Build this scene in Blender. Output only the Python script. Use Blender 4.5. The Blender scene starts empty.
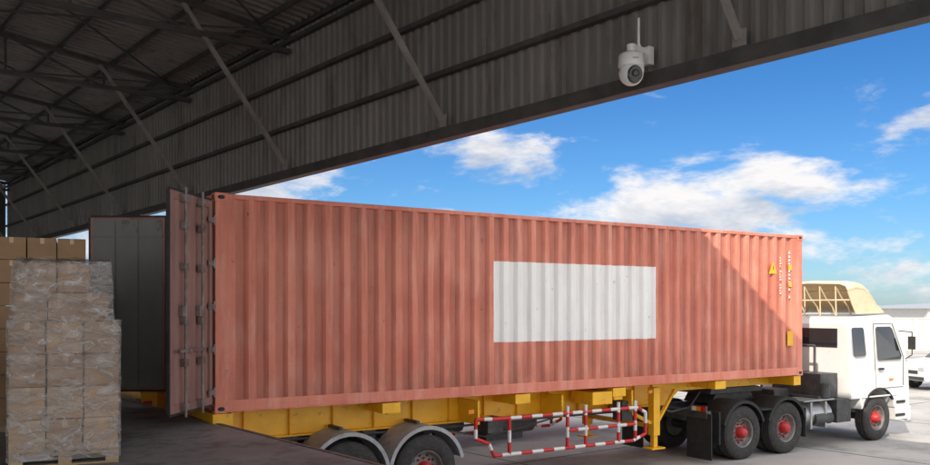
import bpy, math, random
from mathutils import Vector, Matrix
random.seed(7)
S=bpy.context.scene
# ------------------------------------------------------------------ helpers
class MB:
    def __init__(s): s.v=[];s.f=[];s.m=[];s.sm=[]
    def add(s,vs,fs,m=0,sm=False,M=None):
        o=len(s.v)
        for p in vs:
            p=Vector(p)
            if M is not None: p=M@p
            s.v.append(p)
        for f in fs:
            s.f.append([i+o for i in f]); s.m.append(m); s.sm.append(sm)
    def box(s,x0,x1,y0,y1,z0,z1,m=0,M=None):
        vs=[(x0,y0,z0),(x1,y0,z0),(x1,y1,z0),(x0,y1,z0),(x0,y0,z1),(x1,y0,z1),(x1,y1,z1),(x0,y1,z1)]
        s.add(vs,[(3,2,1,0),(4,5,6,7),(0,1,5,4),(1,2,6,5),(2,3,7,6),(3,0,4,7)],m,False,M)
    def cyl(s,p0,p1,r,m=0,seg=12,r2=None,sm=True,M=None):
        p0=Vector(p0);p1=Vector(p1);d=(p1-p0)
        if d.length<1e-6:return
        d.normalize(); a=d.orthogonal().normalized(); b=d.cross(a)
        if r2 is None:r2=r
        vs=[];
        for i in range(seg):
            t=2*math.pi*i/seg; e=a*math.cos(t)+b*math.sin(t)
            vs.append(p0+e*r); vs.append(p1+e*r2)
        s.add(vs,[(2*i,2*((i+1)%seg),2*((i+1)%seg)+1,2*i+1) for i in range(seg)],m,sm,M)
        s.add([vs[2*i] for i in range(seg)],[tuple(reversed(range(seg)))],m,False,M)
        s.add([vs[2*i+1] for i in range(seg)],[tuple(range(seg))],m,False,M)
    def beam(s,p0,p1,w,h,m=0,M=None):
        p0=Vector(p0);p1=Vector(p1);d=(p1-p0).normalized()
        up=Vector((0,0,1)) if abs(d.z)<.95 else Vector((1,0,0))
        a=d.cross(up).normalized()*w/2; b=a.cross(d).normalized()*h/2
        vs=[p0-a-b,p0+a-b,p0+a+b,p0-a+b,p1-a-b,p1+a-b,p1+a+b,p1-a+b]
        s.add(vs,[(3,2,1,0),(4,5,6,7),(0,1,5,4),(1,2,6,5),(2,3,7,6),(3,0,4,7)],m,False,M)
    def path(s,pts,r,m=0,seg=8,M=None):
        for a,b in zip(pts[:-1],pts[1:]): s.cyl(a,b,r,m,seg,M=M)
    def prism(s,poly,y0,y1,m=0,M=None,f0=None,f1=None):
        n=len(poly)
        A=[(x,(f0(x,z) if f0 else y0),z) for x,z in poly]; B=[(x,(f1(x,z) if f1 else y1),z) for x,z in poly]
        s.add(A+B,[(i,(i+1)%n,(i+1)%n+n,i+n) for i in range(n)]+[tuple(reversed(range(n))),tuple(range(n,2*n))],m,False,M)
    def lathe(s,prof,m=0,seg=40,M=None,sm=True):
        vs=[];n=len(prof)
        for i in range(seg):
            t=2*math.pi*i/seg
            for y,r in prof: vs.append((r*math.cos(t),y,r*math.sin(t)))
        fs=[]
        for i in range(seg):
            j=(i+1)%seg
            for k in range(n-1): fs.append((i*n+k,j*n+k,j*n+k+1,i*n+k+1))
        s.add(vs,fs,m,sm,M)
    def sphere(s,c,r,m=0,seg=24,ring=14,M=None,sc=(1,1,1),zmin=-1,zmax=1):
        vs=[];a0=math.asin(zmin);a1=math.asin(zmax)
        for i in range(ring+1):
            t=a0+(a1-a0)*i/ring
            for j in range(seg):
                u=2*math.pi*j/seg
                vs.append((c[0]+r*sc[0]*math.cos(t)*math.cos(u),c[1]+r*sc[1]*math.cos(t)*math.sin(u),c[2]+r*sc[2]*math.sin(t)))
        s.add(vs,[(i*seg+j,i*seg+(j+1)%seg,(i+1)*seg+(j+1)%seg,(i+1)*seg+j) for i in range(ring) for j in range(seg)],m,True,M)
    def obj(s,name,mats,parent=None,bevel=0,loc=None,fixn=False):
        me=bpy.data.meshes.new(name); me.from_pydata([tuple(p) for p in s.v],[],s.f)
        for m in mats: me.materials.append(m)
        me.polygons.foreach_set('material_index',s.m); me.polygons.foreach_set('use_smooth',s.sm)
        me.update()
        o=bpy.data.objects.new(name,me); S.collection.objects.link(o)
        if parent: o.parent=parent
        if loc: o.location=loc
        if bevel:
            b=o.modifiers.new('bev','BEVEL'); b.width=bevel;b.segments=2;b.limit_method='ANGLE';b.angle_limit=math.radians(40)
        return o
def empty(name,loc=(0,0,0),rz=0,parent=None):
    e=bpy.data.objects.new(name,None); S.collection.objects.link(e); e.location=loc; e.rotation_euler=(0,0,rz)
    if parent:e.parent=parent
    return e
def N(nt,t,**k):
    n=nt.nodes.new(t)
    for a,b in k.items(): setattr(n,a,b)
    return n
def L(nt,a,b): nt.links.new(a,b)
def pm(name,c,c2=None,scale=3,rough=.6,metal=0,bump=0,stretch=(1,1,1),c3=None,spec=.5,rough2=None,bscale=None,thr=(.62,.72)):
    m=bpy.data.materials.new(name); m.use_nodes=True; nt=m.node_tree; b=nt.nodes['Principled BSDF']
    b.inputs['Roughness'].default_value=rough; b.inputs['Metallic'].default_value=metal
    b.inputs['Specular IOR Level'].default_value=spec
    if c2 is None: c2=tuple(x*.75 for x in c)
    tc=N(nt,'ShaderNodeTexCoord'); mp=N(nt,'ShaderNodeMapping'); mp.inputs['Scale'].default_value=stretch
    L(nt,tc.outputs['Object'],mp.inputs['Vector'])
    n=N(nt,'ShaderNodeTexNoise'); n.inputs['Scale'].default_value=scale; n.inputs['Detail'].default_value=4; n.inputs['Roughness'].default_value=.62
    L(nt,mp.outputs[0],n.inputs['Vector'])
    r=N(nt,'ShaderNodeValToRGB'); r.color_ramp.elements[0].position=.35; r.color_ramp.elements[1].position=.65
    r.color_ramp.elements[0].color=(*c2,1); r.color_ramp.elements[1].color=(*c,1)
    L(nt,n.outputs['Fac'],r.inputs[0]); out=r.outputs[0]
    if c3:
        n2=N(nt,'ShaderNodeTexNoise'); n2.inputs['Scale'].default_value=scale*2.7; n2.inputs['Detail'].default_value=5; n2.inputs['Roughness'].default_value=.7
        L(nt,mp.outputs[0],n2.inputs['Vector'])
        r2=N(nt,'ShaderNodeMapRange'); r2.inputs[1].default_value=thr[0]; r2.inputs[2].default_value=thr[1]
        L(nt,n2.outputs['Fac'],r2.inputs[0])
        mx=N(nt,'ShaderNodeMix',data_type='RGBA'); mx.inputs[7].default_value=(*c3,1)
        L(nt,r2.outputs[0],mx.inputs[0]); L(nt,out,mx.inputs[6]); out=mx.outputs[2]
    L(nt,out,b.inputs['Base Color'])
    if rough2 is not None:
        mr=N(nt,'ShaderNodeMapRange'); mr.inputs[3].default_value=rough; mr.inputs[4].default_value=rough2
        L(nt,n.outputs['Fac'],mr.inputs[0]); L(nt,mr.outputs[0],b.inputs['Roughness'])
    if bump:
        bn=N(nt,'ShaderNodeBump'); bn.inputs['Strength'].default_value=bump; bn.inputs['Distance'].default_value=.02
        n3=N(nt,'ShaderNodeTexNoise'); n3.inputs['Scale'].default_value=bscale or scale*6; n3.inputs['Detail'].default_value=3
        L(nt,mp.outputs[0],n3.inputs['Vector']); L(nt,n3.outputs['Fac'],bn.inputs['Height']); L(nt,bn.outputs[0],b.inputs['Normal'])
    return m
# ------------------------------------------------------------------ frames
VA=math.atan2(.5429,.8397); VO=(-3.26,11.32,0)
BA=math.atan2(.625,.7806);  BO=(-4.985,18.83,0)
CAMZ=2.95
# ------------------------------------------------------------------ materials
def container_mat(name,side=False):
    m=bpy.data.materials.new(name); m.use_nodes=True; nt=m.node_tree; b=nt.nodes['Principled BSDF']
    tc=N(nt,'ShaderNodeTexCoord')
    def noise(sc,st=(1,1,1),det=4,ro=.6):
        mp=N(nt,'ShaderNodeMapping'); mp.inputs['Scale'].default_value=st; L(nt,tc.outputs['Object'],mp.inputs[0])
        n=N(nt,'ShaderNodeTexNoise'); n.inputs['Scale'].default_value=sc;n.inputs['Detail'].default_value=det;n.inputs['Roughness'].default_value=ro
        L(nt,mp.outputs[0],n.inputs[0]); return n.outputs['Fac']
    def mapr(x,a,b_,c=0,d=1):
        r=N(nt,'ShaderNodeMapRange'); r.inputs[1].default_value=a;r.inputs[2].default_value=b_;r.inputs[3].default_value=c;r.inputs[4].default_value=d
        L(nt,x,r.inputs[0]); return r.outputs[0]
    def mix(f,a,b_):
        x=N(nt,'ShaderNodeMix',data_type='RGBA')
        L(nt,f,x.inputs[0])
        for i,c in ((6,a),(7,b_)):
            if isinstance(c,tuple): x.inputs[i].default_value=(*c,1)
            else: L(nt,c,x.inputs[i])
        return x.outputs[2]
    def math_(op,a,b_):
        x=N(nt,'ShaderNodeMath',operation=op)
        for i,c in ((0,a),(1,b_)):
            if isinstance(c,(int,float)): x.inputs[i].default_value=c
            else: L(nt,c,x.inputs[i])
        return x.outputs[0]
    base=mix(mapr(noise(.7,det=5),.38,.62),(.63,.185,.12),(.76,.265,.175))
    base=mix(mapr(noise(2.5,(1.6,1.6,.4),5,.65),.48,.72,0,.6),base,(.82,.42,.32))
    base=mix(mapr(noise(5,(1.8,1.8,.12),5,.65),.52,.74,0,.62),base,(.42,.115,.075))
    base=mix(mapr(noise(9,(.25,1,6),4,.7),.66,.73,0,.4),base,(.84,.60,.50))
    if side:
        sx=N(nt,'ShaderNodeSeparateXYZ'); L(nt,tc.outputs['Object'],sx.inputs[0])
        wob=math_('MULTIPLY',math_('SUBTRACT',noise(6,det=2),.5),.02)
        X=math_('ADD',sx.outputs[0],wob); Z=math_('ADD',sx.outputs[2],wob)
        mk=None
        for v,a,g in ((X,4.43,1),(X,7.985,0),(Z,2.42,1),(Z,3.71,0)):
            c=math_('GREATER_THAN' if g else 'LESS_THAN',v,a); mk=c if mk is None else math_('MULTIPLY',mk,c)
        wh=mix(mapr(noise(5,(2,2,.3)),.4,.7),(.92,.91,.88),(.84,.82,.79))
        wh=mix(mapr(noise(14,(1.5,1.5,.5),5,.7),.64,.74,0,.5),wh,(.74,.58,.50))
        g=math_('MULTIPLY',mapr(sx.outputs[2],1.72,2.25,1,0),mapr(noise(4,(1,1,.5)),.35,.65,0,.6))
        base=mix(g,base,(.28,.12,.085))
        gt=math_('MULTIPLY',mapr(sx.outputs[2],3.75,4.42,0,1),mapr(noise(6,(2.2,1,.16)),.44,.64,0,.55))
        base=mix(gt,base,(.30,.11,.075))
        rec_shade=math_('MULTIPLY',mapr(sx.outputs[1],.02,.052,0,.46),mapr(noise(3,(1,1,.3)),.3,.6,.5,1))  # rib shade painted into the colour, darker towards the recess bottoms
        base=mix(rec_shade,base,(.22,.07,.05))
        rw=math_('MULTIPLY',rec_shade,.4); wh=mix(rw,wh,(.40,.36,.33))
        base=mix(mk,base,wh)
    base=mix(mapr(noise(10,(1,1,.6),6,.75),.645,.69,0,.85),base,(.16,.065,.04))
    L(nt,base,b.inputs['Base Color']); b.inputs['Roughness'].default_value=.5; b.inputs['Specular IOR Level'].default_value=.4
    bn=N(nt,'ShaderNodeBump'); bn.inputs['Strength'].default_value=.35; bn.inputs['Distance'].default_value=.03
    L(nt,noise(2.2,(1,1,.8),2),bn.inputs['Height']); L(nt,bn.outputs[0],b.inputs['Normal'])
    return m
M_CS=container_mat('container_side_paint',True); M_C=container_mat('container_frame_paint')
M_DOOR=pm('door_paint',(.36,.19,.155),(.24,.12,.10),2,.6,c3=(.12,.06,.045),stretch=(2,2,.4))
M_DIN=pm('door_inner',(.22,.22,.205),(.16,.165,.155),1.5,.5,c3=(.09,.08,.07),stretch=(1,1,.5))
M_STEEL=pm('worn_steel',(.30,.26,.24),(.16,.12,.10),6,.5,.4)
M_BLK=pm('black_rubber',(.030,.030,.030),(.018,.018,.018),8,.7,c3=(.08,.075,.07),thr=(.58,.8))
M_DARK=pm('dark_frame',(.07,.07,.072),(.04,.04,.04),5,.55,c3=(.15,.13,.115),thr=(.56,.8))
M_YEL=pm('yellow_paint',(.95,.52,.02),(.82,.42,.014),3,.38,c3=(.28,.13,.04),thr=(.60,.74))
M_RED=pm('red_paint',(.62,.02,.02),(.5,.015,.015),6,.4,c3=(.2,.05,.04))
M_WHT=pm('white_paint',(.78,.78,.76),(.66,.66,.63),4,.45,c3=(.40,.37,.33),thr=(.6,.76))
M_CAB=pm('cab_white',(.74,.735,.71),(.67,.66,.63),1.5,.22,c3=(.50,.46,.40),thr=(.60,.85))
M_CREAM=pm('cream_fibreglass',(.74,.62,.41),(.62,.51,.32),2,.5,c3=(.42,.31,.18),thr=(.60,.8))
M_GREY=pm('mudguard_grey',(.42,.43,.44),(.30,.30,.31),5,.45,c3=(.16,.14,.12),thr=(.55,.72))
M_TYRE=pm('tyre',(.045,.043,.041),(.028,.027,.026),10,.85,c3=(.12,.11,.10),thr=(.54,.8),bump=.2)
M_RIM=pm('rim_grey',(.24,.23,.22),(.14,.13,.12),6,.55,.2,c3=(.25,.2,.16))
M_HUB=pm('hub_red',(.58,.03,.03),(.38,.02,.02),8,.45,c3=(.12,.05,.04),thr=(.58,.75))
M_GLASS=pm('dark_glass',(.02,.025,.03),(.015,.018,.02),1,.05,spec=.9)
M_LAMP=pm('lamp_red',(.6,.01,.01),(.5,.01,.01),6,.2)
M_AMB=pm('lamp_amber',(.8,.25,.02),(.7,.2,.02),6,.2)
M_FASC=pm('fascia_sheet',(.235,.22,.205),(.165,.155,.143),.7,.5,stretch=(1,1,.25),c3=(.105,.088,.072),thr=(.52,.70))
M_ROOF=pm('roof_sheet',(.31,.285,.265),(.21,.195,.18),.6,.55,c3=(.14,.12,.10),thr=(.52,.7))
M_TRUSS=pm('truss_steel',(.085,.08,.076),(.05,.047,.045),3,.6)
M_TRUSSL=pm('brace_steel',(.30,.28,.26),(.21,.19,.18),3,.6)
M_FLOOR=pm('dock_concrete',(.38,.365,.35),(.26,.25,.24),.9,.42,c3=(.13,.125,.118),bump=.15,thr=(.48,.68),rough2=.75)
M_CARD=pm('cardboard',(.56,.36,.20),(.46,.29,.16),2.5,.8,bump=.05)
M_CARD2=pm('cardboard_dark',(.44,.27,.15),(.35,.215,.12),2.5,.8)
M_TAPE=pm('packing_tape',(.60,.44,.26),(.53,.38,.22),5,.25)
M_WOOD=pm('pallet_wood',(.50,.37,.22),(.34,.24,.14),3,.8,stretch=(1,6,6))
M_PLW=pm('device_white',(.85,.85,.85),(.82,.82,.82),5,.3)
M_LENS=pm('device_black',(.012,.012,.014),(.01,.01,.012),5,.08,spec=.8)
M_LGREY=pm('device_grey',(.45,.46,.47),(.42,.43,.44),5,.4)
def film_mat():
    m=bpy.data.materials.new('stretch_film'); m.use_nodes=True; nt=m.node_tree; b=nt.nodes['Principled BSDF']; o=nt.nodes['Material Output']
    b.inputs['Base Color'].default_value=(.72,.69,.66,1); b.inputs['Roughness'].default_value=.16; b.inputs['Specular IOR Level'].default_value=1
    tc=N(nt,'ShaderNodeTexCoord'); mp=N(nt,'ShaderNodeMapping'); mp.inputs['Scale'].default_value=(1.0,1.0,2.2); mp.inputs['Rotation'].default_value=(.15,.65,.3)
    n=N(nt,'ShaderNodeTexNoise'); n.inputs['Scale'].default_value=4.5; n.inputs['Detail'].default_value=5; n.inputs['Roughness'].default_value=.6;n.inputs['Distortion'].default_value=.8
    L(nt,tc.outputs['Object'],mp.inputs[0]); L(nt,mp.outputs[0],n.inputs[0])
    bn=N(nt,'ShaderNodeBump'); bn.inputs['Strength'].default_value=1; bn.inputs['Distance'].default_value=.12
    L(nt,n.outputs['Fac'],bn.inputs['Height']); L(nt,bn.outputs[0],b.inputs['Normal'])
    def crease(scale,rot,wd,amt):
        mp2=N(nt,'ShaderNodeMapping'); mp2.inputs['Scale'].default_value=(1,1,2.6); mp2.inputs['Rotation'].default_value=rot; L(nt,tc.outputs['Object'],mp2.inputs[0])
        cr=N(nt,'ShaderNodeTexNoise'); cr.inputs['Scale'].default_value=scale; cr.inputs['Detail'].default_value=2; cr.inputs['Distortion'].default_value=.7
        L(nt,mp2.outputs[0],cr.inputs[0])
        ab=N(nt,'ShaderNodeMath',operation='SUBTRACT'); ab.inputs[1].default_value=.5; L(nt,cr.outputs['Fac'],ab.inputs[0])
        a2=N(nt,'ShaderNodeMath',operation='ABSOLUTE'); L(nt,ab.outputs[0],a2.inputs[0])
        c2=N(nt,'ShaderNodeMapRange'); c2.inputs[1].default_value=0; c2.inputs[2].default_value=wd; c2.inputs[3].default_value=amt; c2.inputs[4].default_value=0; L(nt,a2.outputs[0],c2.inputs[0]); return c2.outputs[0]
    def add(a,c):
        x=N(nt,'ShaderNodeMath',operation='ADD'); L(nt,a,x.inputs[0]); L(nt,c,x.inputs[1]); return x.outputs[0]
    r=N(nt,'ShaderNodeMapRange'); r.inputs[1].default_value=.36; r.inputs[2].default_value=.66; r.inputs[3].default_value=.16; r.inputs[4].default_value=.55
    L(nt,n.outputs['Fac'],r.inputs[0])
    sm=add(add(r.outputs[0],crease(2.6,(.2,.9,.4),.02,.32)),crease(3.4,(-.3,-.6,1.2),.012,.28))
    t=N(nt,'ShaderNodeBsdfTransparent'); mx=N(nt,'ShaderNodeMixShader')
    L(nt,sm,mx.inputs[0]); L(nt,t.outputs[0],mx.inputs[1]); L(nt,b.outputs[0],mx.inputs[2]); L(nt,mx.outputs[0],o.inputs[0])
    return m
M_FILM=film_mat()
# ------------------------------------------------------------------ ground
g=MB(); R=3000
g.add([(-R,-R,0),(R,-R,0),(R,R,0),(-R,R,0)],[(0,1,2,3)]); g.obj('ground',[pm('yard_concrete',(.46,.435,.40),(.36,.34,.315),.25,.75,c3=(.23,.215,.195),bump=.25,bscale=9,thr=(.50,.70))])
j=MB(); MB0=Matrix.Translation(BO)@Matrix.Rotation(BA,4,'Z')
for i in range(0,12): j.box(i*6-2.7,i*6-2.67,-40,70,.001,.004,0,MB0)
for i in range(-6,12): j.box(-3.2,66,i*6+.5,i*6+.53,.001,.005,0,MB0)
j.obj('slab_joints',[M_DARK],None)
# ------------------------------------------------------------------ warehouse
W=empty('warehouse',BO,BA)
EZ=5.53; RZ=8.30; SL=.13; Y0,Y1=-22.7,23.5; RX=-20.0
def rz(x): return RZ+SL*(-x) if x>RX else RZ+SL*(-RX)-SL*(RX-x)
def corr(mb,length,pitch,depth,fn,m=0):
    pr=[];n=int(length/pitch)
    for i in range(n):
        a=i*pitch; pr+= [(a,0),(a+pitch*.3,0),(a+pitch*.42,depth),(a+pitch*.88,depth)]
    pr.append((n*pitch,0))
    vs=[fn(a,d,0) for a,d in pr]+[fn(a,d,1) for a,d in pr]; k=len(pr)
    mb.add(vs,[(i,i+1,i+1+k,i+k) for i in range(k-1)],m)
b=MB(); corr(b,Y1-Y0,.20,.04,lambda a,d,e:(0.06+d,Y0+a,EZ if e==0 else RZ+.13)); b.obj('fascia_cladding',[M_FASC],W)
b=MB()
b.box(-.05,.12,Y0,Y1,EZ-.05,EZ,0); b.box(-.07,-.051,Y0,Y1,EZ-.05,EZ+.12,0)
for z in (6.45,7.35,8.12): b.box(-.05,.05,Y0,Y1,z,z+.07,0)
b.box(-.02,.055,Y0,Y1,RZ+.02,RZ+.14,0); b.box(.105,.13,Y0,Y1,RZ-.1,RZ+.16,0)
b.obj('fascia_rails',[M_TRUSS],W)
b=MB()
corr(b,Y1-Y0,.24,.045,lambda a,d,e:((.14,Y0+a,rz(.14)+d+.10) if e==0 else (RX,Y0+a,rz(RX)+d+.10)))
corr(b,Y1-Y0,.24,.045,lambda a,d,e:((RX,Y0+a,rz(RX)+d+.10) if e==0 else (2*RX,Y0+a,rz(2*RX)+d+.10)))
b.obj('roof_cladding',[M_ROOF],W)
b=MB()
x=-.6
while x>-39.8:
    b.beam((x,Y0,rz(x)+.045),(x,Y1,rz(x)+.045),.05,.10); x-=1.15
b.obj('roof_purlins',[M_TRUSS],W)
b=MB(); ty=[-22.5,-17.65,-12.6,-7.55,-2.5,2.55,7.6,12.65,17.7,22.7]
BC=RZ-.35
for y in ty:
    nx=[-i*2.0 for i in range(21)]
    for dy in (-.04,.04):
        b.beam((0,y+dy,rz(0)-.08),(RX,y+dy,rz(RX)-.08),.04,.09); b.beam((RX,y+dy,rz(RX)-.08),(2*RX,y+dy,rz(0)-.08),.04,.09)
        b.beam((0,y+dy,BC),(2*RX,y+dy,BC),.04,.09)
    for i in range(20):
        a,c=nx[i],nx[i+1]
        b.beam((c,y,BC),(c,y,rz(c)-.08),.045,.045)
        if i%2: b.beam((a,y,BC),(c,y,rz(c)-.08),.045,.045)
        else: b.beam((a,y,rz(a)-.08),(c,y,BC),.045,.045)
for xx in (-6.,-12.): b.beam((xx,Y0,BC+.06),(xx,Y1,BC+.06),.06,.08)
for i,y in enumerate(ty[:-1]):
    yn=ty[i+1]
    for xa in (-.5,-6,-12): 
        b.cyl((xa,y,rz(xa)-.1),(xa-5.5,yn,rz(xa-5.5)-.1),.022,seg=6); b.cyl((xa-5.5,y,rz(xa-5.5)-.1),(xa,yn,rz(xa)-.1),.022,seg=6)
b.obj('roof_trusses',[M_TRUSS],W)
b=MB()
for y in ty:
    b.beam((-.08,y,EZ+.21),(-2.1,y,RZ+.15),.06,.075); b.box(-.09,-.072,y-.08,y+.08,EZ+.125,EZ+.30)
b.obj('knee_braces',[M_TRUSSL],W)
b=MB()
corr(b,40.2,.2,.04,lambda a,d,e:(-a,Y1+d,0 if e==0 else RZ)); b.add([(0,Y1+.02,RZ),(RX,Y1+.02,rz(RX)+.1),(2*RX,Y1+.02,RZ)],[(0,1,2)])
b.obj('end_wall',[M_FASC],W)
b=MB()
for y in (-22.4,23.2): b.box(-.35,-.09,y-.13,y+.13,0,RZ-.45)
for y in ty: b.box(-39.9,-39.6,y-.13,y+.13,0,RZ-.45)
b.obj('columns',[M_TRUSS],W)
DX=-3.32
D=empty('loading_dock',BO,BA)
b=MB(); b.box(-40,DX,Y0,Y1,0,1.45); b.obj('dock_floor',[M_FLOOR],D,.02)
b=MB(); b.box(DX+.001,DX+.05,Y0,Y1,1.33,1.456); b.obj('edge_angle',[M_STEEL],D)
b=MB()
for y in (-13.6,-11,-3,0.3): b.box(DX+.051,DX+.16,y-.12,y+.12,.9,1.3)
b.obj('dock_bumpers',[M_BLK],D,.015)
# ------------------------------------------------------------------ container
C=empty('shipping_container',VO,VA)
CL=12.192; CW=2.438; CB=1.58; CH=2.896; CT=CB+CH
b=MB(); P=.278; n0=.17; N_=int((CL-.34)/P); off=(CL-.34-N_*P)/2
rc=random.Random(4)
def cprof(x0):
    pr=[(x0,.008)]
    for i in range(N_):
        a=x0+off+i*P+rc.uniform(-.004,.004); q=rc.uniform(-.003,.003); pr+=[(a,.008+q),(a+.055,.054+q),(a+.055+.085,.054+q),(a+.195,.008+q)]
    pr.append((x0+CL-.34,.008)); return pr
pr=cprof(n0)
k=len(pr); ZS=7
vs=[]
for zi in range(ZS+1):
    z=CB+.15+(CH-.22)*zi/ZS; e=math.sin(math.pi*zi/ZS)
    for ii,(a,d) in enumerate(pr):
        dent=e*(.012*math.sin(a*1.3+zi*.8)*math.sin(a*.37+1)+.006*math.sin(a*4.1+zi*1.9))
        vs.append((a,max(.004,d+max(0,dent)*.8),z))
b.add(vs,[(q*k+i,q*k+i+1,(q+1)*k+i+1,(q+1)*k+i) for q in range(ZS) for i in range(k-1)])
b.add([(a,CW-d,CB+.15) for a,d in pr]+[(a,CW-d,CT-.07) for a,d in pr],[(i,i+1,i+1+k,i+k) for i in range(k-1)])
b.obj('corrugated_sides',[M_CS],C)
b=MB()
for t0,t1 in ((0,.06),(CW-.06,CW)):
    b.box(.15,CL-.15,t0,t1,CT-.075,CT-.012); 
for t0,t1,tf in ((0.002,.05,0.002),(CW-.05,CW-.002,CW-.002)):
    b.box(.15,CL-.15,t0,t1,CB+.012,CB+.17)
b.box(.15,CL-.15,-.02,.001,CB+.012,CB+.03); b.box(.15,CL-.15,CW-.001,CW+.02,CB+.012,CB+.03)
for s0,s1 in ((.004,.17),(CL-.17,CL-.004)):
    for t0,t1 in ((.004,.12),(CW-.12,CW-.004)): b.box(s0,s1,t0,t1,CB+.1,CT-.1)
b.box(0.01,.12,.12,CW-.12,CT-.13,CT-.01); b.box(0.01,.12,.12,CW-.12,CB+.02,CB+.16)
b.box(CL-.12,CL-.01,.12,CW-.12,CT-.13,CT-.01); b.box(CL-.12,CL-.01,.12,CW-.12,CB+.02,CB+.16)
for s0,s1 in ((-.003,.175),(CL-.175,CL+.003)):
    for t0,t1 in ((-.006,.156),(CW-.156,CW+.006)):
        for z0 in (CB,CT-.118): b.box(s0,s1,t0,t1,z0,z0+.118)
b.obj('frame',[M_C],C,.008)
b=MB()
for s0 in (.03,CL-.135):
    for z0 in (CB+.03,CT-.088):
        b.prism([(s0+.05+.05*math.cos(q*math.pi/6),z0+.029+.028*math.sin(q*math.pi/6)) for q in range(12)],-.0085,-.004)
for z0 in (CB+.03,CT-.088): b.box(-.006,-.001,.05,.11,z0,z0+.06)
b.obj('casting_apertures',[M_BLK],C)
b=MB()
pr2=[]
for i in range(int((CL-.3)/.21)):
    a=.15+i*.21; pr2+=[(a,0),(a+.09,0),(a+.1,-.02),(a+.2,-.02)]
k=len(pr2); b.add([(a,.06,CT-.03+d) for a,d in pr2]+[(a,CW-.06,CT-.03+d) for a,d in pr2],[(i,i+1,i+1+k,i+k) for i in range(k-1)])
b.box(CL-.07,CL-.04,.12,CW-.12,CB+.16,CT-.13); b.box(.12,CL-.1,.05,CW-.05,CB+.12,CB+.15)
b.obj('roof_front_floor',[M_C],C)
b=MB()
def plate(x0,x1,z0,z1,m): b.box(x0,x1,.0,.0065,z0,z1,m)
b.prism([(11.13,3.66),(11.37,3.66),(11.25,3.90)],.0,.0065,0)
b.box(11.243,11.257,-.003,-.0005,3.73,3.82,2)
plate(11.70,11.88,2.20,2.50,0); plate(11.74,11.84,3.74,3.86,0); plate(11.74,11.84,3.40,3.50,0)
z=4.12
for i,h in enumerate([.05]*4+[0]+[.045]*6+[0]+[.05]):
    if h: plate(11.74,11.785,z-h,z,1)
    z-=.075
z=4.0
for i in range(14):
    if i%5!=4: plate(11.46,11.485+.012*(i%3),z-.03,z,1)
    z-=.055
b.obj('markings',[M_YEL,pm('stencil_white',(.85,.8,.75),(.7,.6,.55),12,.6),M_BLK],C)
def door(name,sgn,ang,hinge,C=C):
    e=empty(name,(hinge[0],hinge[1],0),ang,C)
    b=MB(); w=1.165; z0=CB+.13; z1=CT-.12
    th=.05
    lo,hi=(-th,0) if sgn>0 else (0,th)
    b.box(.02,.10,lo,hi,z0,z1); b.box(w-.08,w,lo,hi,z0,z1); b.box(.10,w-.08,lo,hi,z0,z0+.1); b.box(.10,w-.08,lo,hi,z1-.1,z1)
    pr=[(.10,-.03)]
    for i in range(3):
        a=.15+i*.31; pr+=[(a,-.03),(a+.05,-.002),(a+.2,-.002),(a+.25,-.03)]
    pr.append((w-.08,-.03)); k=len(pr)
    b.add([(a,d*sgn,z0+.1) for a,d in pr]+[(a,d*sgn,z1-.1) for a,d in pr],[(i,i+1,i+1+k,i+k) for i in range(k-1)])
    b.obj('panel',[M_DOOR],e,.006)
    b=MB()
    yi=-(th+.004)*sgn
    a,c=sorted((yi,-(th+.001)*sgn)); 
    b.box(.06,w-.04,a,c,z0+.04,z1-.04); 
    for q in (.45,.8): b.box(q-.02,q+.02,*sorted((yi-.012*sgn,yi-.0005*sgn)),z0+.05,z1-.05)
    for zz in (z0+.3,z1-.3,(z0+z1)/2): b.box(.05,w-.03,*sorted((yi-.018*sgn,yi-.001*sgn)),zz,zz+.03)
    b.obj('inner_lining',[M_DIN],e)
    b=MB()
    for xx in (.42,.88):
        b.cyl((xx,.05*sgn,z0-.06),(xx,.05*sgn,z1+.06),.017,0,10)
        for zz in (z0+.02,z0+.55,z0+1.05,z0+1.7,z0+2.2,z1-.12): b.box(xx-.05,xx+.05,*sorted((.002*sgn,.07*sgn)),zz,zz+.09)
        b.box(xx-.02,xx+.42 if xx<.6 else xx+.2,*sorted((.06*sgn,.085*sgn)),z0+.72,z0+.76)
        b.box(xx-.05,xx+.09,*sorted((.002*sgn,.06*sgn)),z0+1.15,z0+1.28)
    for i in range(5):
        zz=z0+.12+i*.56; b.box(-.05,.16,*sorted((.001*sgn,.022*sgn)),zz,zz+.07); b.cyl((0,.015*sgn,zz-.03),(0,.015*sgn,zz+.10),.018,0,10)
    b.obj('lock_gear',[M_STEEL],e,.004)
    b=MB()
    b.box(w,w+.03,lo+.005,hi-.005,z0,z1); b.box(.02,w,lo+.01,hi-.01,z0-.03,z0); b.box(.02,w,lo+.01,hi-.01,z1,z1+.03); b.box(-.03,.02,lo+.01,hi-.01,z0,z1)
    b.obj('gasket',[M_BLK],e)
door('near_door',1,math.radians(229),(-.02,.01))
door('far_door',-1,math.radians(147),(-.0,CW+.0))
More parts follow.
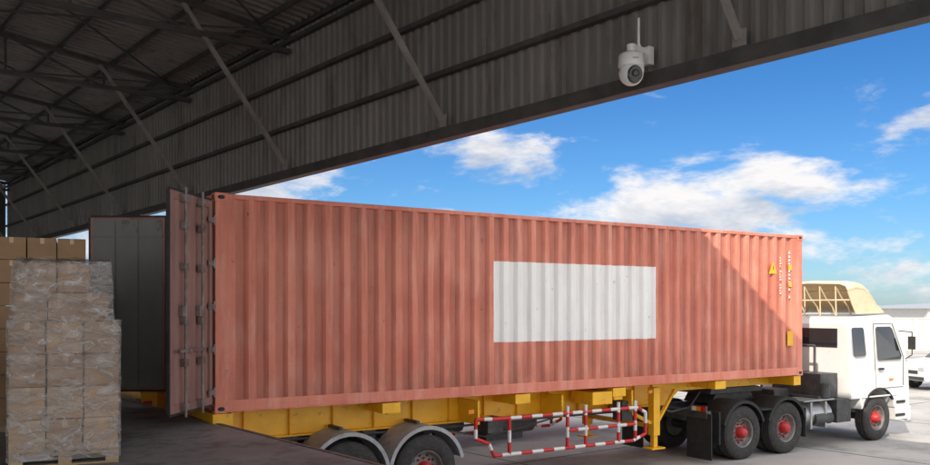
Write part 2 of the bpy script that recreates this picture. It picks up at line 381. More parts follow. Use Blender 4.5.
# ------------------------------------------------------------------ wheels
def wheel(mb,s,y,r=.525,out=-1,m=(0,1,2)):
    M=Matrix.Translation((s,y,r))@Matrix.Rotation(random.random()*6,4,'Y')
    if out>0: M=Matrix.Translation((s,y,r))@Matrix.Rotation(math.pi,4,'Z')@Matrix.Rotation(random.random()*6,4,'Y')
    q=r/.525
    mb.lathe([(.035,.285*q),(.012,.30*q),(.0,.34*q),(-.004,.39*q),(.004,.45*q),(.02,.495*q),(.04,.515*q),(.05,.525*q),(.085,.525*q),(.087,.512*q),(.097,.512*q),(.099,.525*q),(.137,.525*q),(.139,.512*q),(.149,.512*q),(.151,.525*q),(.19,.525*q),(.192,.512*q),(.202,.512*q),(.204,.525*q),(.24,.525*q),(.26,.5*q),(.285,.42*q),(.28,.3*q),(.25,.28*q)],m[0],48,M)
    mb.lathe([(.02,.29*q),(.022,.275*q),(.05,.262*q),(.11,.255*q),(.135,.235*q),(.14,.19*q),(.12,.145*q),(.12,.02)],m[1],40,M)
    mb.lathe([(.26,.27*q),(.24,.1*q),(.24,.01)],m[1],24,M)
    mb.lathe([(.12,.115*q),(.04,.11*q),(.02,.095*q),(-.02,.085*q),(-.035,.06*q),(-.037,.001)],m[2],24,M)
    for i in range(10):
        t=i*math.pi/5; x,z=.165*q*math.cos(t),.165*q*math.sin(t)
        mb.cyl((x,.13,z),(x,.075,z),.016,m[2],8,M=M)
        t+=math.pi/10; x,z=.212*q*math.cos(t),.212*q*math.sin(t)
        mb.cyl((x,.1415,z),(x,.128,z),.022,3,10,M=M)
WM=[M_TYRE,M_RIM,M_HUB,M_BLK]
def dual(parent,name,s,r=.525):
    for i,(yy,o) in enumerate(((.02,-1),(.345,-1),(CW-.02,1),(CW-.345,1))):
        b=MB(); wheel(b,s,yy,r,o); b.obj(name+'_%d'%(i+1),WM,parent)
def arc(mb,s,z,r,a0,a1,y0,y1,th=.02,m=0,n=20,lip=.04):
    A=[(s+r*math.cos(math.radians(a0+(a1-a0)*i/n)),z+r*math.sin(math.radians(a0+(a1-a0)*i/n))) for i in range(n+1)]
    I=[(s+(r-th)*math.cos(math.radians(a0+(a1-a0)*i/n)),z+(r-th)*math.sin(math.radians(a0+(a1-a0)*i/n))) for i in range(n+1)]
    I2=[(s+(r-th-lip)*math.cos(math.radians(a0+(a1-a0)*i/n)),z+(r-th-lip)*math.sin(math.radians(a0+(a1-a0)*i/n))) for i in range(n+1)]
    for i in range(n):
        mb.prism([A[i],A[i+1],I[i+1],I[i]],y0,y1,m)
        if lip: mb.prism([I[i],I[i+1],I2[i+1],I2[i]],y0,y0+.012,m)
# ------------------------------------------------------------------ trailer
T=empty('container_trailer',VO,VA)
b=MB()
for t in (.66,1.66):
    b.box(.25,8.55,t+.05,t+.065,1.13,1.53); b.box(.25,8.55,t-.02,t+.135,1.535,1.56); b.box(.25,8.55,t-.02,t+.135,1.10,1.13)
    for i in range(12): b.box(.6+i*.68,.612+i*.68,t-.01,t+.05,1.13,1.535)
    b.prism([(8.55,1.10),(8.55,1.56),(12.15,1.56),(12.15,1.36),(9.25,1.36),(8.9,1.10)],t-.01,t+.12)
for s,w,z in ((-.02,.27,1.06),(2.55,.14,1.40),(4.9,.14,1.40),(7.0,.2,1.36),(9.6,.14,1.42),(11.95,.22,1.38)):
    b.box(s,s+w,.03,CW-.03,z,1.575)
for s in (.95,2.0,3.6,4.3,5.6,6.3,8.3): b.box(s,s+.08,.73,1.70,1.2,1.45)
for s in (2.45,4.85,6.95,9.55):
    b.box(s,s+.3,.0,.17,1.42,1.574)
b.box(6.5,6.95,.02,.6,1.30,1.52)
b.box(-.02,.10,.05,CW-.05,.62,.76); b.box(0,.12,.6,.72,.76,1.06); b.box(0,.12,1.7,1.82,.76,1.06)
for s in (4.2,5.9,7.5): b.prism([(s,1.12),(s,1.5),(s+.04,1.5),(s+.04,1.12)],.12,.7)
for t in (.22,2.08):
    b.box(8.15,8.31,t,t+.15,.62,1.5); b.box(8.18,8.28,t+.03,t+.12,.40,.62); b.box(8.06,8.40,t-.05,t+.2,.37,.40)
    b.beam((8.3,t+.07,.85),(9.0,t+.3,1.4),.06,.06); b.beam((8.15,t+.07,.85),(7.6,t+.45,1.2),.06,.06)
b.box(8.19,8.27,.37,2.08,.75,.83); b.beam((8.23,.37,.8),(8.23,2.0,1.35),.05,.05)
b.obj('chassis',[M_YEL],T,.006)
b=MB()
for s in (1.93,3.22): arc(b,s,.53,.66,12,168,.0,.62,.018,0)
b.obj('mudguards',[M_GREY],T)
b=MB()
for s in (1.93,3.22):
    b.cyl((s,.35,.525),(s,CW-.35,.525),.075,0,14); b.box(s-.03,s+.03,.3,.7,1.19,1.23); b.cyl((s,.35,.525),(s,.62,.525),.2,0,20); b.cyl((s,CW-.62,.525),(s,CW-.35,.525),.2,0,20)
    for t in (.68,1.68):
        for kx in range(6): b.beam((s-.5+kx*.07,t+.05,.62+.02*kx),(s+.5-kx*.07,t+.05,.62+.02*kx),.09,.018)
for s in (1.3,2.57,3.85):
    for t in (.66,1.66): b.prism([(s-.12,1.12),(s+.12,1.12),(s+.06,.66),(s-.06,.66)],t,t+.12)
b.cyl((5.0,1.0,.95),(5.9,1.0,.95),.15,0,20); b.cyl((4.0,1.6,.95),(4.8,1.6,.95),.15,0,20)
b.box(5.2,6.0,1.35,1.75,.62,1.05)
b.path([(.4,.6,1.08),(2,.6,1.06),(4,.6,1.05),(6,.58,1.07),(8.2,.6,1.06)],.02)
b.path([(8.3,.5,1.2),(8.8,.42,1.0),(9.4,.5,1.05),(9.9,.7,1.3)],.018)
b.path([(3.9,.62,1.0),(4.6,.5,.86),(5.4,.55,.95),(6.1,.6,1.05)],.016)
b.box(4.45,4.75,.2,.5,.95,1.2); b.box(7.35,7.6,.2,.45,.95,1.3)
b.box(-.05,-.03,.1,.5,1.12,1.22)
b.obj('running_gear',[M_DARK],T,.004)
for i,s in enumerate((1.93,3.22)): dual(T,'trailer_wheel_%d'%i,s)
b=MB()
b.box(-.035,-.02,.08,.34,1.25,1.4,0); b.box(.03,.16,.012,.03,1.28,1.38,0); b.box(3.95,4.05,.0,.02,1.32,1.38,1); b.box(7.9,8.0,.1,.12,1.42,1.48,1)
b.obj('marker_lamps',[M_LAMP,M_AMB],T)
def striped(mb,p0,p1,r,step=.22,ph=0):
    p0=Vector(p0);p1=Vector(p1);Lg=(p1-p0).length;n=max(1,round(Lg/step));
    for i in range(n): mb.cyl(p0.lerp(p1,i/n),p0.lerp(p1,(i+1)/n),r,(i+ph)%2,12)
for nm,t in (('side_guard_near',.03),('side_guard_far',CW-.03)):
    b=MB()
    r=.030
    striped(b,(4.55,t,1.20),(7.55,t,1.20),r); striped(b,(4.75,t,.62),(7.45,t,.62),r,ph=1)
    striped(b,(5.95,t,.91),(7.5,t,.91),r)
    striped(b,(4.1,t,1.22),(4.1,t,.92),r,.16); striped(b,(4.1,t,.92),(4.35,t,.82),r,.2); striped(b,(4.35,t,.82),(4.45,t,.62),r,.14,1)
    striped(b,(4.45,t,.62),(4.75,t,.62),r,.15); striped(b,(4.1,t,1.22),(4.55,t,1.20),r,.15)
    striped(b,(4.75,t,1.2),(4.75,t,.62),r,.2); 
    for s in (5.95,6.35,7.1,7.5): striped(b,(s,t,1.32),(s,t,.62),r,.18,1)
    striped(b,(7.55,t,1.2),(7.75,t,1.1),r,.1); striped(b,(7.75,t,1.1),(7.75,t,.72),r,.16,1); striped(b,(7.75,t,.72),(7.45,t,.62),r,.16)
    sg=1 if t<1 else -1
    for s in (4.4,5.95,7.5): b.beam((s,t,1.2),(s,t+.65*sg,1.25),.05,.05,2)
    b.obj(nm,[M_RED,M_WHT,M_YEL],T)
# ------------------------------------------------------------------ second container and trailer (doors shut), added in next bay to darken door gap
off2=Vector((-.5429,.8397,0))*4.1
def dup(o,parent):
    c=o.copy(); S.collection.objects.link(c); c.parent=parent
    for ch in o.children: dup(ch,c)
    return c
C2=empty('added_container',Vector(VO)+off2,VA); T2=empty('added_trailer',Vector(VO)+off2,VA)
for ch in list(C.children):
    if not ch.name.endswith('_door') and not ch.name.startswith('markings'): dup(ch,C2)
for ch in list(T.children): dup(ch,T2)
door('near_door_shut',1,math.radians(90),(-.02,.02),C2); door('far_door_shut',-1,math.radians(270),(-.02,CW-.02),C2)
# ------------------------------------------------------------------ tractor
K=empty('tractor_truck',VO,VA)
b=MB()
for t in (.78,1.56): b.box(9.55,16.0,t,t+.09,.74,1.0)
for s in (9.6,10.9,12.6,13.6): b.box(s,s+.08,.87,1.56,.76,.98)
b.prism([(10.4,1.02),(10.55,1.22),(11.6,1.22),(11.75,1.02)],.85,1.6)
b.prism([(10.2,1.23),(10.25,1.34),(11.7,1.34),(11.8,1.28),(11.8,1.23)],.7,1.74)
for s in (10.4,11.72):
    b.cyl((s,.3,.525),(s,CW-.3,.525),.09,0,14); b.sphere((s,1.2,.53),.25,0)
    for t in (.72,1.6):
        for kx in range(5): b.beam((s-.55+kx*.09,t+.05,.74+.02*kx),(s+.55-kx*.09,t+.05,.74+.02*kx),.08,.018)
b.cyl((14.94,.3,.5),(14.94,CW-.3,.5),.07,0,12)
b.box(13.45,13.95,.06,.62,.5,1.0); 
b.box(13.15,13.75,.25,1.1,1.02,1.55); b.cyl((13.25,.22,1.05),(13.25,.22,1.35),.11,0,16)
b.box(13.0,13.1,.2,2.2,1.0,1.08)
for t in (.5,1.9): b.cyl((13.3,t,1.0),(13.3,t,2.15),.03,0,8)
b.cyl((13.3,.5,2.15),(13.3,1.9,2.15),.03,0,8); b.box(13.55,13.8,1.3,1.8,1.0,2.3)
b.box(12.45,12.95,.9,1.5,1.0,1.2)
b.cyl((12.75,.2,.62),(13.35,.2,.62),.14,0,18)
b.box(9.42,9.56,.1,2.34,.86,.98)
b.obj('chassis',[M_DARK],K,.006)
b=MB(); b.cyl((12.45,.38,.70),(13.35,.38,.70),.27,0,28); b.box(12.6,12.66,.10,.66,.42,.98); b.box(13.1,13.16,.10,.66,.42,.98)
b.box(12.35,13.4,.08,.75,1.0,1.03)
b.obj('fuel_tank',[pm('aluminium',(.5,.5,.5),(.38,.38,.38),4,.35,.7)],K,.005)
b=MB()
for s in (10.4,11.72): arc(b,s,.53,.63,18,162,.0,.64,.02,0)
b.box(10.9,11.22,.0,.64,.93,.96); b.box(9.66,9.70,.0,.62,.35,.98)
b.box(9.44,9.465,.0,.62,.07,.95)
b.box(12.28,12.31,.0,.62,.3,.9)
b.box(9.44,9.465,CW-.62,CW,.07,.95)
b.obj('fenders_and_flaps',[M_BLK],K,.004)
b=MB(); b.box(9.38,9.42,.08,.44,.98,1.10,3); b.box(9.365,9.38,.1,.2,1.0,1.08,0); b.box(9.365,9.38,.2,.31,1.0,1.08,1); b.box(9.365,9.38,.31,.42,1.0,1.08,2)
b.box(9.38,9.42,CW-.44,CW-.08,.98,1.10,3); b.box(9.365,9.38,CW-.42,CW-.1,1.0,1.08,0)
b.box(9.4,9.6,.15,.2,.95,.99,3)
b.obj('tail_lamps',[M_LAMP,M_AMB,M_WHT,M_DARK],K)
for i,s in enumerate((10.4,11.72)): dual(K,'drive_wheel_%d'%i,s)
for i,(yy,o) in enumerate(((.04,-1),(CW-.04,1))):
    b=MB(); wheel(b,14.94,yy,.51,o); b.obj('front_wheel_%d'%i,[M_TYRE,M_RIM,M_HUB,M_BLK],K)
b=MB()
for q,(t,col) in enumerate(((.9,0),(1.1,1),(1.3,2))):
    pts=[]
    for i in range(60):
        u=i/59; a=u*2*math.pi*9
        pts.append((12.2+1.1*u,t+.05*math.cos(a),1.5+.4*u-.5*math.sin(u*math.pi)*.6+.05*math.sin(a)))
    b.path(pts,.011,col,6)
b.obj('air_hoses',[M_BLK,M_RED,M_YEL],K)
TI=lambda z: max(0,(z-1.9))*.11
arch=[(14.94+.64*math.cos(math.radians(a)),.53+.64*math.sin(math.radians(a))) for a in range(160,15,-12)]
poly=[(13.9,.98),(13.9,2.62),(13.96,2.72),(14.1,2.78),(15.45,2.82),(15.62,2.76),(15.72,2.6),(16.02,1.95),(16.10,1.75),(16.14,1.1),(16.16,.42),(15.62,.42),(15.58,.72)]
arch=[p for p in arch if p[0]<15.56]
poly+=list(reversed(arch))
poly.append((14.28,.74)); poly.append((14.24,.98))
b=MB(); b.prism(poly,0,0,0,None,lambda x,z:.02+TI(z),lambda x,z:CW-.02-TI(z))
cab=b.obj('cab_shell',[M_CAB],K,.035)
b=MB()
def sidepan(pts,m,off=.004,th=.012):
    b.prism(pts,0,0,m,None,lambda x,z:.02+TI(z)-off,lambda x,z:.02+TI(z)-off+th)
    b.prism(pts,0,0,m,None,lambda x,z:CW-.02-TI(z)+off-th,lambda x,z:CW-.02-TI(z)+off)
sidepan([(14.02,1.95),(14.02,2.50),(14.06,2.54),(14.42,2.54),(14.46,2.50),(14.46,1.95),(14.42,1.91),(14.06,1.91)],0)
sidepan([(14.92,1.80),(14.92,2.50),(14.97,2.55),(15.48,2.55),(15.56,2.50),(15.83,1.88),(15.80,1.80)],0)
b.add([(15.735,.2,2.58),(15.735,CW-.2,2.58),(16.03,CW-.12,1.95),(16.03,.12,1.95)],[(0,3,2,1)],0)
b.box(13.885,13.897,.35,CW-.35,2.1,2.52,0)
b.obj('glazing',[M_GLASS],K)
b=MB()
def seam(x0,z0,x1,z1,w=.012):
    for a,c in (((x0,.02+TI(z0)-.001,z0),(x1,.02+TI(z1)-.001,z1)),((x0,CW-.02-TI(z0)+.001,z0),(x1,CW-.02-TI(z1)+.001,z1))): b.beam(a,c,.008,w) if abs(x1-x0)>abs(z1-z0) else b.beam(a,c,w,w)
seam(14.84,1.1,14.84,2.62); seam(14.84,2.62,15.55,2.62); seam(15.9,1.2,15.9,1.86); seam(14.84,1.17,15.9,1.17); seam(15.9,1.86,15.58,2.62)
b.box(14.92,15.10,-.012,.018,1.58,1.63); b.box(14.92,15.10,CW-.018,CW+.012,1.58,1.63)
b.box(15.6,15.95,.0,.03,.5,.56); b.box(15.62,15.95,-.004,.03,.80,.86)
b.box(16.14,16.22,.1,CW-.1,1.15,1.45)
for t,sg in ((.0,-1),(CW,1)):
    b.path([(15.78,t+.06*-sg,2.45),(16.02,t+.12*sg,2.42),(16.02,t+.12*sg,1.9),(15.95,t,1.8)],.013)
    b.box(16.0,16.05,t+.03*sg if sg>0 else t-.19,t+.19 if sg>0 else t-.03,2.02,2.32)
b.obj('trim',[M_BLK],K,.003)
b=MB(); b.box(16.1,16.2,.02,CW-.02,.38,.72,0); b.box(16.195,16.21,.15,.5,.48,.66,1); b.box(16.195,16.21,CW-.5,CW-.15,.48,.66,1); b.box(15.35,15.5,.012,.03,1.33,1.38,2)
b.box(14.26,15.62,.0,.02,.985,1.02,0)
b.obj('bumper',[M_CAB,M_GLASS,M_AMB],K,.01)
b=MB(); arc(b,14.94,.53,.66,35,150,-.01,.05,.03,0,16,.0)
b.obj('arch_lip',[M_BLK],K)
b=MB()
prof=[(14.05,3.50),(14.35,3.56),(14.65,3.54),(14.85,3.44),(15.05,3.26),(15.3,3.02),(15.5,2.86)]
n=len(prof); ts=[.20,.26,.40,1.2,CW-.40,CW-.26,CW-.20]; dz=[-.16,-.05,0,.03,0,-.05,-.16]
vs=[(x+(0 if k not in(0,6) else -.02),t,max(2.84,z+d*(1 if z>2.9 else 0))) for (x,z) in prof for k,(t,d) in enumerate(zip(ts,dz))]
b.add(vs,[(i*7+k,i*7+k+1,(i+1)*7+k+1,(i+1)*7+k) for i in range(n-1) for k in range(6)],0,True)
for t in (.20,CW-.20):
    pl=[(x-.02,max(2.84,z-.16 if z>2.9 else z)) for x,z in prof]+[(14.35,2.84),(14.2,3.05)]
    b.prism(pl,t-.01,t+.01,0)
o=b.obj('roof_deflector',[M_CREAM],K); sd=o.modifiers.new('s','SOLIDIFY'); sd.thickness=.015
b=MB()
for t in (.55,.95,1.35,1.75): 
    b.path([(14.12,t,3.47),(14.35,t,3.2),(14.6,t,3.0),(14.7,t,2.82)],.018); b.path([(14.15,t,2.8),(14.12,t,3.46)],.016)
b.path([(14.15,.22,3.15),(14.15,CW-.22,3.15)],.018); b.path([(14.4,.22,3.35),(14.4,CW-.22,3.35)],.018)
b.obj('deflector_frame',[M_CREAM],K)
# ------------------------------------------------------------------ security camera (mounted on the fascia rail)
SK=.7435
SC=empty('security_camera',(0,0,0),0)
SC.matrix_world=Matrix.Translation(BO)@Matrix.Rotation(BA,4,'Z')@Matrix.Translation((0,-11.36,2.95))@Matrix.Scale(SK,4)@Matrix.Translation((0,0,-2.95))
b=MB()
b.box(-.10,.02,-.08,.08,6.70,6.98,0)
b.box(-.42,-.10,-.045,.045,6.86,6.95,0)
b.cyl((-.42,0,6.80),(-.42,0,6.95),.07,0,20)
b.lathe([(0,.001),(0,.12),(-.02,.165),(-.05,.19),(-.20,.20),(-.23,.19),(-.235,.001)],0,32,Matrix.Translation((-.42,0,6.83))@Matrix.Rotation(math.radians(90),4,'X'))
b.obj('bracket_and_cap',[M_PLW],SC,.01)
b=MB(); b.sphere((-.42,0,6.51),.185,0,32,20,sc=(1,1,.98)); b.cyl((-.42,.19,6.54),(-.42,-.19,6.54),.07,0,20); b.obj('ball_housing',[M_PLW],SC)
b=MB()
face=[];b2=[]
for i in range(32):
    a=2*math.pi*i/32; face.append((-.165,.115*math.cos(a),.135*math.sin(a))); b2.append((-.188,.10*math.cos(a),.12*math.sin(a)))
F=Matrix.Translation((-.42,0,6.50))@Matrix.Rotation(math.radians(60),4,'Z')@Matrix.Rotation(math.radians(-14),4,'Y')
vs=face+b2; b.add(vs,[(i,(i+1)%32,32+(i+1)%32,32+i) for i in range(32)]+[tuple(range(32,64))],0,False,F)
b.cyl((-.18,0,.02),(-.205,0,.02),.055,1,24,M=F); b.cyl((-.2,0,.02),(-.208,0,.02),.035,0,24,M=F)
for q in (-.06,.06): b.cyl((-.186,q,-.06),(-.192,q,-.06),.010,1,12,M=F)
b.obj('lens_face',[M_LENS,M_BLK,M_LGREY],SC)
b=MB(); b.cyl((-.25,0,6.9),(-.25,0,6.98),.034,0,14); b.cyl((-.25,0,6.98),(-.25,0,7.38),.022,0,14,r2=.018); b.sphere((-.25,0,7.38),.018,0,12,8)
b.obj('antenna',[M_PLW],SC)
b=MB(); F2=Matrix.Translation((-.42,0,6.70))@Matrix.Rotation(math.radians(60),4,'Z')
b.box(-.2035,-.198,-.045,.045,-.012,.012,0,F2); b.obj('maker_mark',[M_LGREY],SC)
# ------------------------------------------------------------------ palletised cartons
def carton_stack(name,corner,ang,w,dp,layers,ch,cols,rows,cm,film=True,z=1.452,top=None,pallet=True,seed=1):
    rnd=random.Random(seed)
    e=empty(name,(corner[0],corner[1],z),ang)
    if pallet:
        b=MB()
        for i in range(7): b.box(-w+i*(w-.1)/6,-w+.1+i*(w-.1)/6,0,dp,.12,.14)
        for yy in (0,dp/2-.04,dp-.08): b.box(-w,0,yy,yy+.08,.0,.02); b.box(-w,0,yy,yy+.08,.098,.12); [b.box(-w+q,-w+q+.12,yy,yy+.08,.02,.098) for q in (0,w/2-.06,w-.12)]
        b.obj('pallet',[M_WOOD],e,.003)
    b=MB(); zz=.142 if pallet else .002
    cw=w/cols; cd=dp/rows
    for l in range(layers):
        for i in range(cols):
            for jx in range(rows):
                if 0<i<cols-1 and 0<jx<rows-1 and l<layers-1: continue
                dx=rnd.uniform(-.007,.007); dy=rnd.uniform(-.010,.010)
                a=-w+i*cw+.005+dx; c=jx*cd+.005+dy
                b.box(a,a+cw-.012,c,c+cd-.012,zz,zz+ch-.008,rnd.choice((0,0,2)))
                b.box(a+cw/2-.025,a+cw/2+.02,c-.0015,c+.0005,zz+ch*.72,zz+ch-.009,1)
        zz+=ch
    if top:
        tw,l2,xo=top
        for l in range(l2):
            nn=max(1,round(tw/cw))-(l==l2-1)
            for i in range(nn):
                for jx in range(max(1,rows-1)):
                    a=-w+xo+i*tw/max(1,round(tw/cw))+rnd.uniform(-.015,.015)+(.09 if l==l2-1 else 0); c=.05+jx*cd+rnd.uniform(-.015,.015); ww=tw/max(1,round(tw/cw))
                    b.box(a,a+ww-.01,c,c+cd-.01,zz,zz+ch*.9-.008,rnd.choice((0,2))); b.box(a+.08,a+.12,c-.0015,c+.0005,zz+ch*.6,zz+ch*.9-.009,1)
            zz+=ch*.9
    b.obj('cartons',[cm,M_TAPE,M_CARD2],e,.005)
    if film:
        b=MB(); hz0=.06; 
        def shell(x0,x1,y0,y1,z0,z1,nx=14,nz=18,tight=0,sh=0):
            per=[(x0+(x1-x0)*i/nx,y0) for i in range(nx)]+[(x1,y0+(y1-y0)*i/nx) for i in range(nx)]+[(x1+(x0-x1)*i/nx,y1) for i in range(nx)]+[(x0,y1+(y0-y1)*i/nx) for i in range(nx)]
            n=len(per); vs=[]
            for q in range(nz+1):
                for i,(px,py) in enumerate(per):
                    k=.010*math.sin(i*1.7+q*.9)+rnd.uniform(-.010,.018)
                    cx,cy=(x0+x1)/2,(y0+y1)/2
                    f=(1.0+max(0,k)+.004)*(1-sh*(q/nz)**2)
                    vs.append((cx+(px-cx)*f,cy+(py-cy)*f,z0+(z1-z0)*q/nz))
            b.add(vs,[(q*n+i,q*n+(i+1)%n,(q+1)*n+(i+1)%n,(q+1)*n+i) for q in range(nz) for i in range(n)],0,True)
        h1=.142+layers*ch
        shell(-w-.012,.012,-.012,dp+.012,hz0,h1+.01)
        if top:
            shell(-w+top[2]-.03,-w+top[2]+top[0]+.03,.02,.05+(rows-1)*cd+.04,h1-.02,zz+.02,12,10,sh=.05)
            vs=[];nn=12
            for q in range(nn+1):
                for i in range(nn+1):
                    vs.append((-w+top[2]-.0+(top[0])*i/nn,.03+((rows-1)*cd+.02)*q/nn,zz+.02+rnd.uniform(-.01,.04)))
            b.add(vs,[(q*(nn+1)+i,q*(nn+1)+i+1,(q+1)*(nn+1)+i+1,(q+1)*(nn+1)+i) for q in range(nn) for i in range(nn)],0,True)
        b.obj('stretch_film',[M_FILM],e)
    return e
A24=math.radians(24)
carton_stack('carton_pallet',(-3.39,8.5),A24,.96,1.0,4,.31,3,3,M_CARD,top=(.84,2,.04),seed=3)
carton_stack('carton_pallet.001',(-4.62,8.25),A24,1.0,1.0,4,.29,3,3,M_CARD,seed=5)
carton_stack('carton_pallet.002',(-4.76,10.9),A24,1.0,1.0,8,.28,3,3,M_CARD2,film=False,seed=8)
carton_stack('carton_pallet.003',(-6.3,11.4),A24,1.0,1.0,6,.28,3,3,M_CARD2,film=False,seed=9)
# ------------------------------------------------------------------ perimeter wall, shed, parked car
b=MB()
b.box(-80,110,62,62.2,0,2.25,0); 
for i in range(48): b.box(-80+i*4,-79.7+i*4,61.9,62.0,0,2.25,0)
b.box(-80,110,61.95,62.25,2.25,2.33,0)
b.obj('perimeter_wall',[pm('wall_render',(.62,.58,.52),(.52,.48,.42),.4,.8,c3=(.37,.33,.28))])
b=MB()
b.box(40,75,75,95,0,3.0,0); b.prism([(39,3.0),(57.5,3.9),(76,3.0)],74.5,95.5,1)
for i in range(7): b.box(42+i*4.6,44.5+i*4.6,74.9,75,1.2,2.6,2)
b.obj('distant_shed',[M_WHT,M_GREY,M_GLASS])
PC=empty('parked_car',(16.45,31.0,0),math.radians(12))
b=MB()
cp=[(0.02,.35),(0,.75),(.06,.98),(.9,1.06),(1.35,1.10),(1.95,1.60),(2.2,1.66),(3.6,1.66),(4.05,1.6),(4.4,1.15),(4.5,.9),(4.5,.35)]
def archp(c): return [(c+.37*math.cos(math.radians(a)),.33+.37*math.sin(math.radians(a))) for a in range(0,181,20)]
cp=cp+archp(3.6)+archp(.85)
ti=lambda z: max(0,(z-1.0))*.28
b.prism(cp,0,0,0,None,lambda x,z:ti(z),lambda x,z:1.78-ti(z))
b.obj('body',[M_CAB],PC,.04)
b=MB()
for f in (0,1):
    F_=lambda o:(lambda x,z:(ti(z)-.006+o if f==0 else 1.78-ti(z)+.006-o))
    b.prism([(1.5,1.12),(2.02,1.55),(2.75,1.57),(2.75,1.12)],0,0,0,None,F_(0),F_(.01))
    b.prism([(2.85,1.12),(2.85,1.57),(3.55,1.57),(4.15,1.15)],0,0,0,None,F_(0),F_(.01))
b.add([(1.36,.1,1.13),(1.93,.22,1.59),(1.93,1.56,1.59),(1.36,1.68,1.13)],[(0,1,2,3)],0); b.box(-.01,.01,.4,1.38,.6,.72,0); b.box(-.015,.0,.08,.36,.72,.84,1); b.box(-.015,.0,1.42,1.7,.72,.84,1)
b.box(-.02,.02,.1,1.68,.38,.5,0)
b.obj('glazing_and_lamps',[M_GLASS,M_LGREY],PC)
for i,(x,y,o) in enumerate(((.85,.02,-1),(3.6,.02,-1),(.85,1.76,1),(3.6,1.76,1))):
    b=MB(); wheel(b,x,y,.33,o); b.obj('wheel_%d'%i,[M_TYRE,M_RIM,M_LGREY,M_BLK],PC)
# ------------------------------------------------------------------ world
w=bpy.data.worlds.new('World'); S.world=w; w.use_nodes=True; nt=w.node_tree
bg=nt.nodes['Background']; bg.inputs[1].default_value=.15
ld=Vector((1.3176,2.747,-1.956)).normalized()
el=math.asin(-ld.z); az=math.atan2(-ld.x,-ld.y)
sky=N(nt,'ShaderNodeTexSky',sky_type='NISHITA'); sky.sun_disc=False; sky.sun_elevation=el; sky.sun_rotation=az; sky.air_density=1.0; sky.dust_density=.4; sky.ozone_density=2.0
tc=N(nt,'ShaderNodeTexCoord'); sp=N(nt,'ShaderNodeSeparateXYZ'); L(nt,tc.outputs['Generated'],sp.inputs[0])
def m2(op,a,b_):
    x=N(nt,'ShaderNodeMath',operation=op)
    for i,c in ((0,a),(1,b_)):
        if isinstance(c,(int,float)): x.inputs[i].default_value=c
        else: L(nt,c,x.inputs[i])
    return x.outputs[0]
def cnoise(off,detail=9):
    cb=N(nt,'ShaderNodeCombineXYZ'); L(nt,m2('ADD',sp.outputs[0],3.3),cb.inputs[0]); L(nt,sp.outputs[1],cb.inputs[1]); L(nt,m2('MULTIPLY',m2('ADD',sp.outputs[2],off),2.6),cb.inputs[2])
    n=N(nt,'ShaderNodeTexNoise'); n.inputs['Scale'].default_value=5.4; n.inputs['Detail'].default_value=detail; n.inputs['Roughness'].default_value=.62; n.inputs['Distortion'].default_value=.15
    L(nt,cb.outputs[0],n.inputs[0]); return n.outputs['Fac']
def zramp(vals):
    r=N(nt,'ShaderNodeValToRGB'); c=r.color_ramp
    c.elements[0].position=0; c.elements[0].color=(*vals[0][1],1); c.elements[1].position=1; c.elements[1].color=(*vals[-1][1],1)
    for p,v in vals[1:-1]:
        e_=c.elements.new(p); e_.color=(*v,1)
    L(nt,sp.outputs[2],r.inputs[0]); return r.outputs[0]
g3=lambda v:(v,v,v)
br=zramp([(0,g3(.54)),(.05,g3(.545)),(.11,g3(.585)),(.165,g3(.60)),(.20,g3(.50)),(.25,g3(.37)),(.45,g3(.40)),(.55,g3(.66)),(1,g3(.80))])  # cloud cover by height; thicker overhead, added for ambient light
fill_bank=N(nt,'ShaderNodeMapRange'); fill_bank.interpolation_type='SMOOTHSTEP'; fill_bank.inputs[1].default_value=.45; fill_bank.inputs[2].default_value=-.25; fill_bank.inputs[3].default_value=0; fill_bank.inputs[4].default_value=1; L(nt,sp.outputs[1],fill_bank.inputs[0])  # cloud bank behind the camera, added out of view for fill light
na=cnoise(0); nb=cnoise(.03,5)
den=m2('ADD',m2('ADD',na,m2('SUBTRACT',br,.5)),m2('MULTIPLY',fill_bank.outputs[0],.28))
mr=N(nt,'ShaderNodeMapRange'); mr.interpolation_type='SMOOTHSTEP'; mr.inputs[1].default_value=.53; mr.inputs[2].default_value=.68; L(nt,den,mr.inputs[0])
tint=zramp([(0,(.40,.55,.76)),(.12,(.28,.51,.77)),(.30,(.16,.42,.71)),(.5,(.5,.7,.9)),(1,(.9,.95,1))])
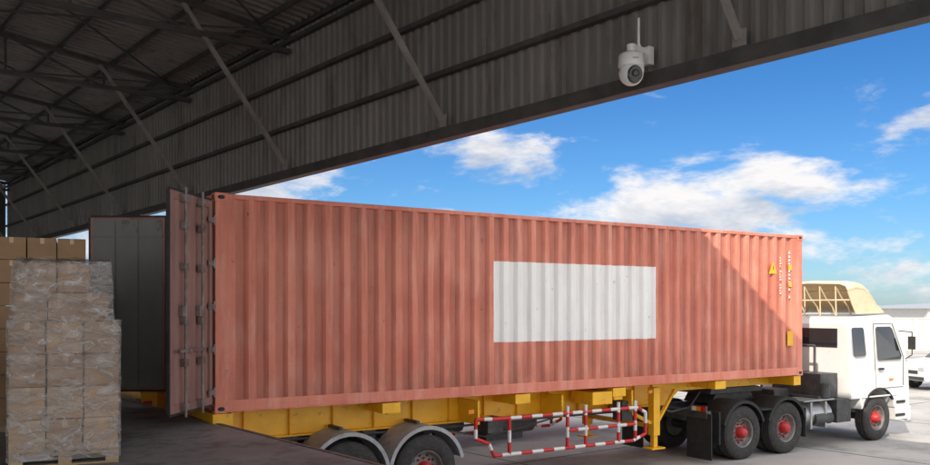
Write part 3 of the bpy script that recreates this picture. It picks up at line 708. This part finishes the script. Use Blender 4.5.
hs=N(nt,'ShaderNodeMix',data_type='RGBA',blend_type='MULTIPLY'); hs.inputs[0].default_value=1; L(nt,tint,hs.inputs[7]); L(nt,sky.outputs[0],hs.inputs[6])
cc=N(nt,'ShaderNodeMix',data_type='RGBA'); cc.inputs[6].default_value=(6.7,6.5,6.4,1); cc.inputs[7].default_value=(3.6,4.0,4.7,1)
shd=N(nt,'ShaderNodeMapRange'); shd.inputs[1].default_value=.47; shd.inputs[2].default_value=.64; L(nt,nb,shd.inputs[0])
L(nt,shd.outputs[0],cc.inputs[0])
top_fill=N(nt,'ShaderNodeMapRange'); top_fill.inputs[1].default_value=.35; top_fill.inputs[2].default_value=.75; top_fill.inputs[3].default_value=0; top_fill.inputs[4].default_value=1.0; L(nt,sp.outputs[2],top_fill.inputs[0])
fill_gain=m2('ADD',1.0,m2('MULTIPLY',m2('MAXIMUM',top_fill.outputs[0],fill_bank.outputs[0]),.95))  # extra cloud brightness overhead and behind the camera, added as fill
vm=N(nt,'ShaderNodeVectorMath',operation='SCALE'); L(nt,cc.outputs[2],vm.inputs[0]); L(nt,fill_gain,vm.inputs['Scale'])
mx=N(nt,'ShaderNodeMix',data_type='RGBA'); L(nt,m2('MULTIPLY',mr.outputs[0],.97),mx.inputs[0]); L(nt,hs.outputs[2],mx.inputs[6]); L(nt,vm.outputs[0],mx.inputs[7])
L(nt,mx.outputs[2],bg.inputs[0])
sl=bpy.data.lights.new('sun','SUN'); sl.energy=4.8; sl.angle=math.radians(.5); sl.color=(1,.93,.82)
so=bpy.data.objects.new('sun',sl); S.collection.objects.link(so); so.rotation_euler=ld.to_track_quat('-Z','Y').to_euler(); so.location=(-20,-30,30)
# ------------------------------------------------------------------ camera
cd=bpy.data.cameras.new('camera'); cam=bpy.data.objects.new('camera',cd); S.collection.objects.link(cam); S.camera=cam
cam.location=(0,0,CAMZ); cam.rotation_euler=(math.radians(90),0,0)
cd.sensor_width=36; cd.lens=868/930*36; cd.shift_y=76.5/930; cd.clip_end=8000; cd.clip_start=.05
S.view_settings.view_transform='Standard'; S.view_settings.look='None'; S.view_settings.exposure=0
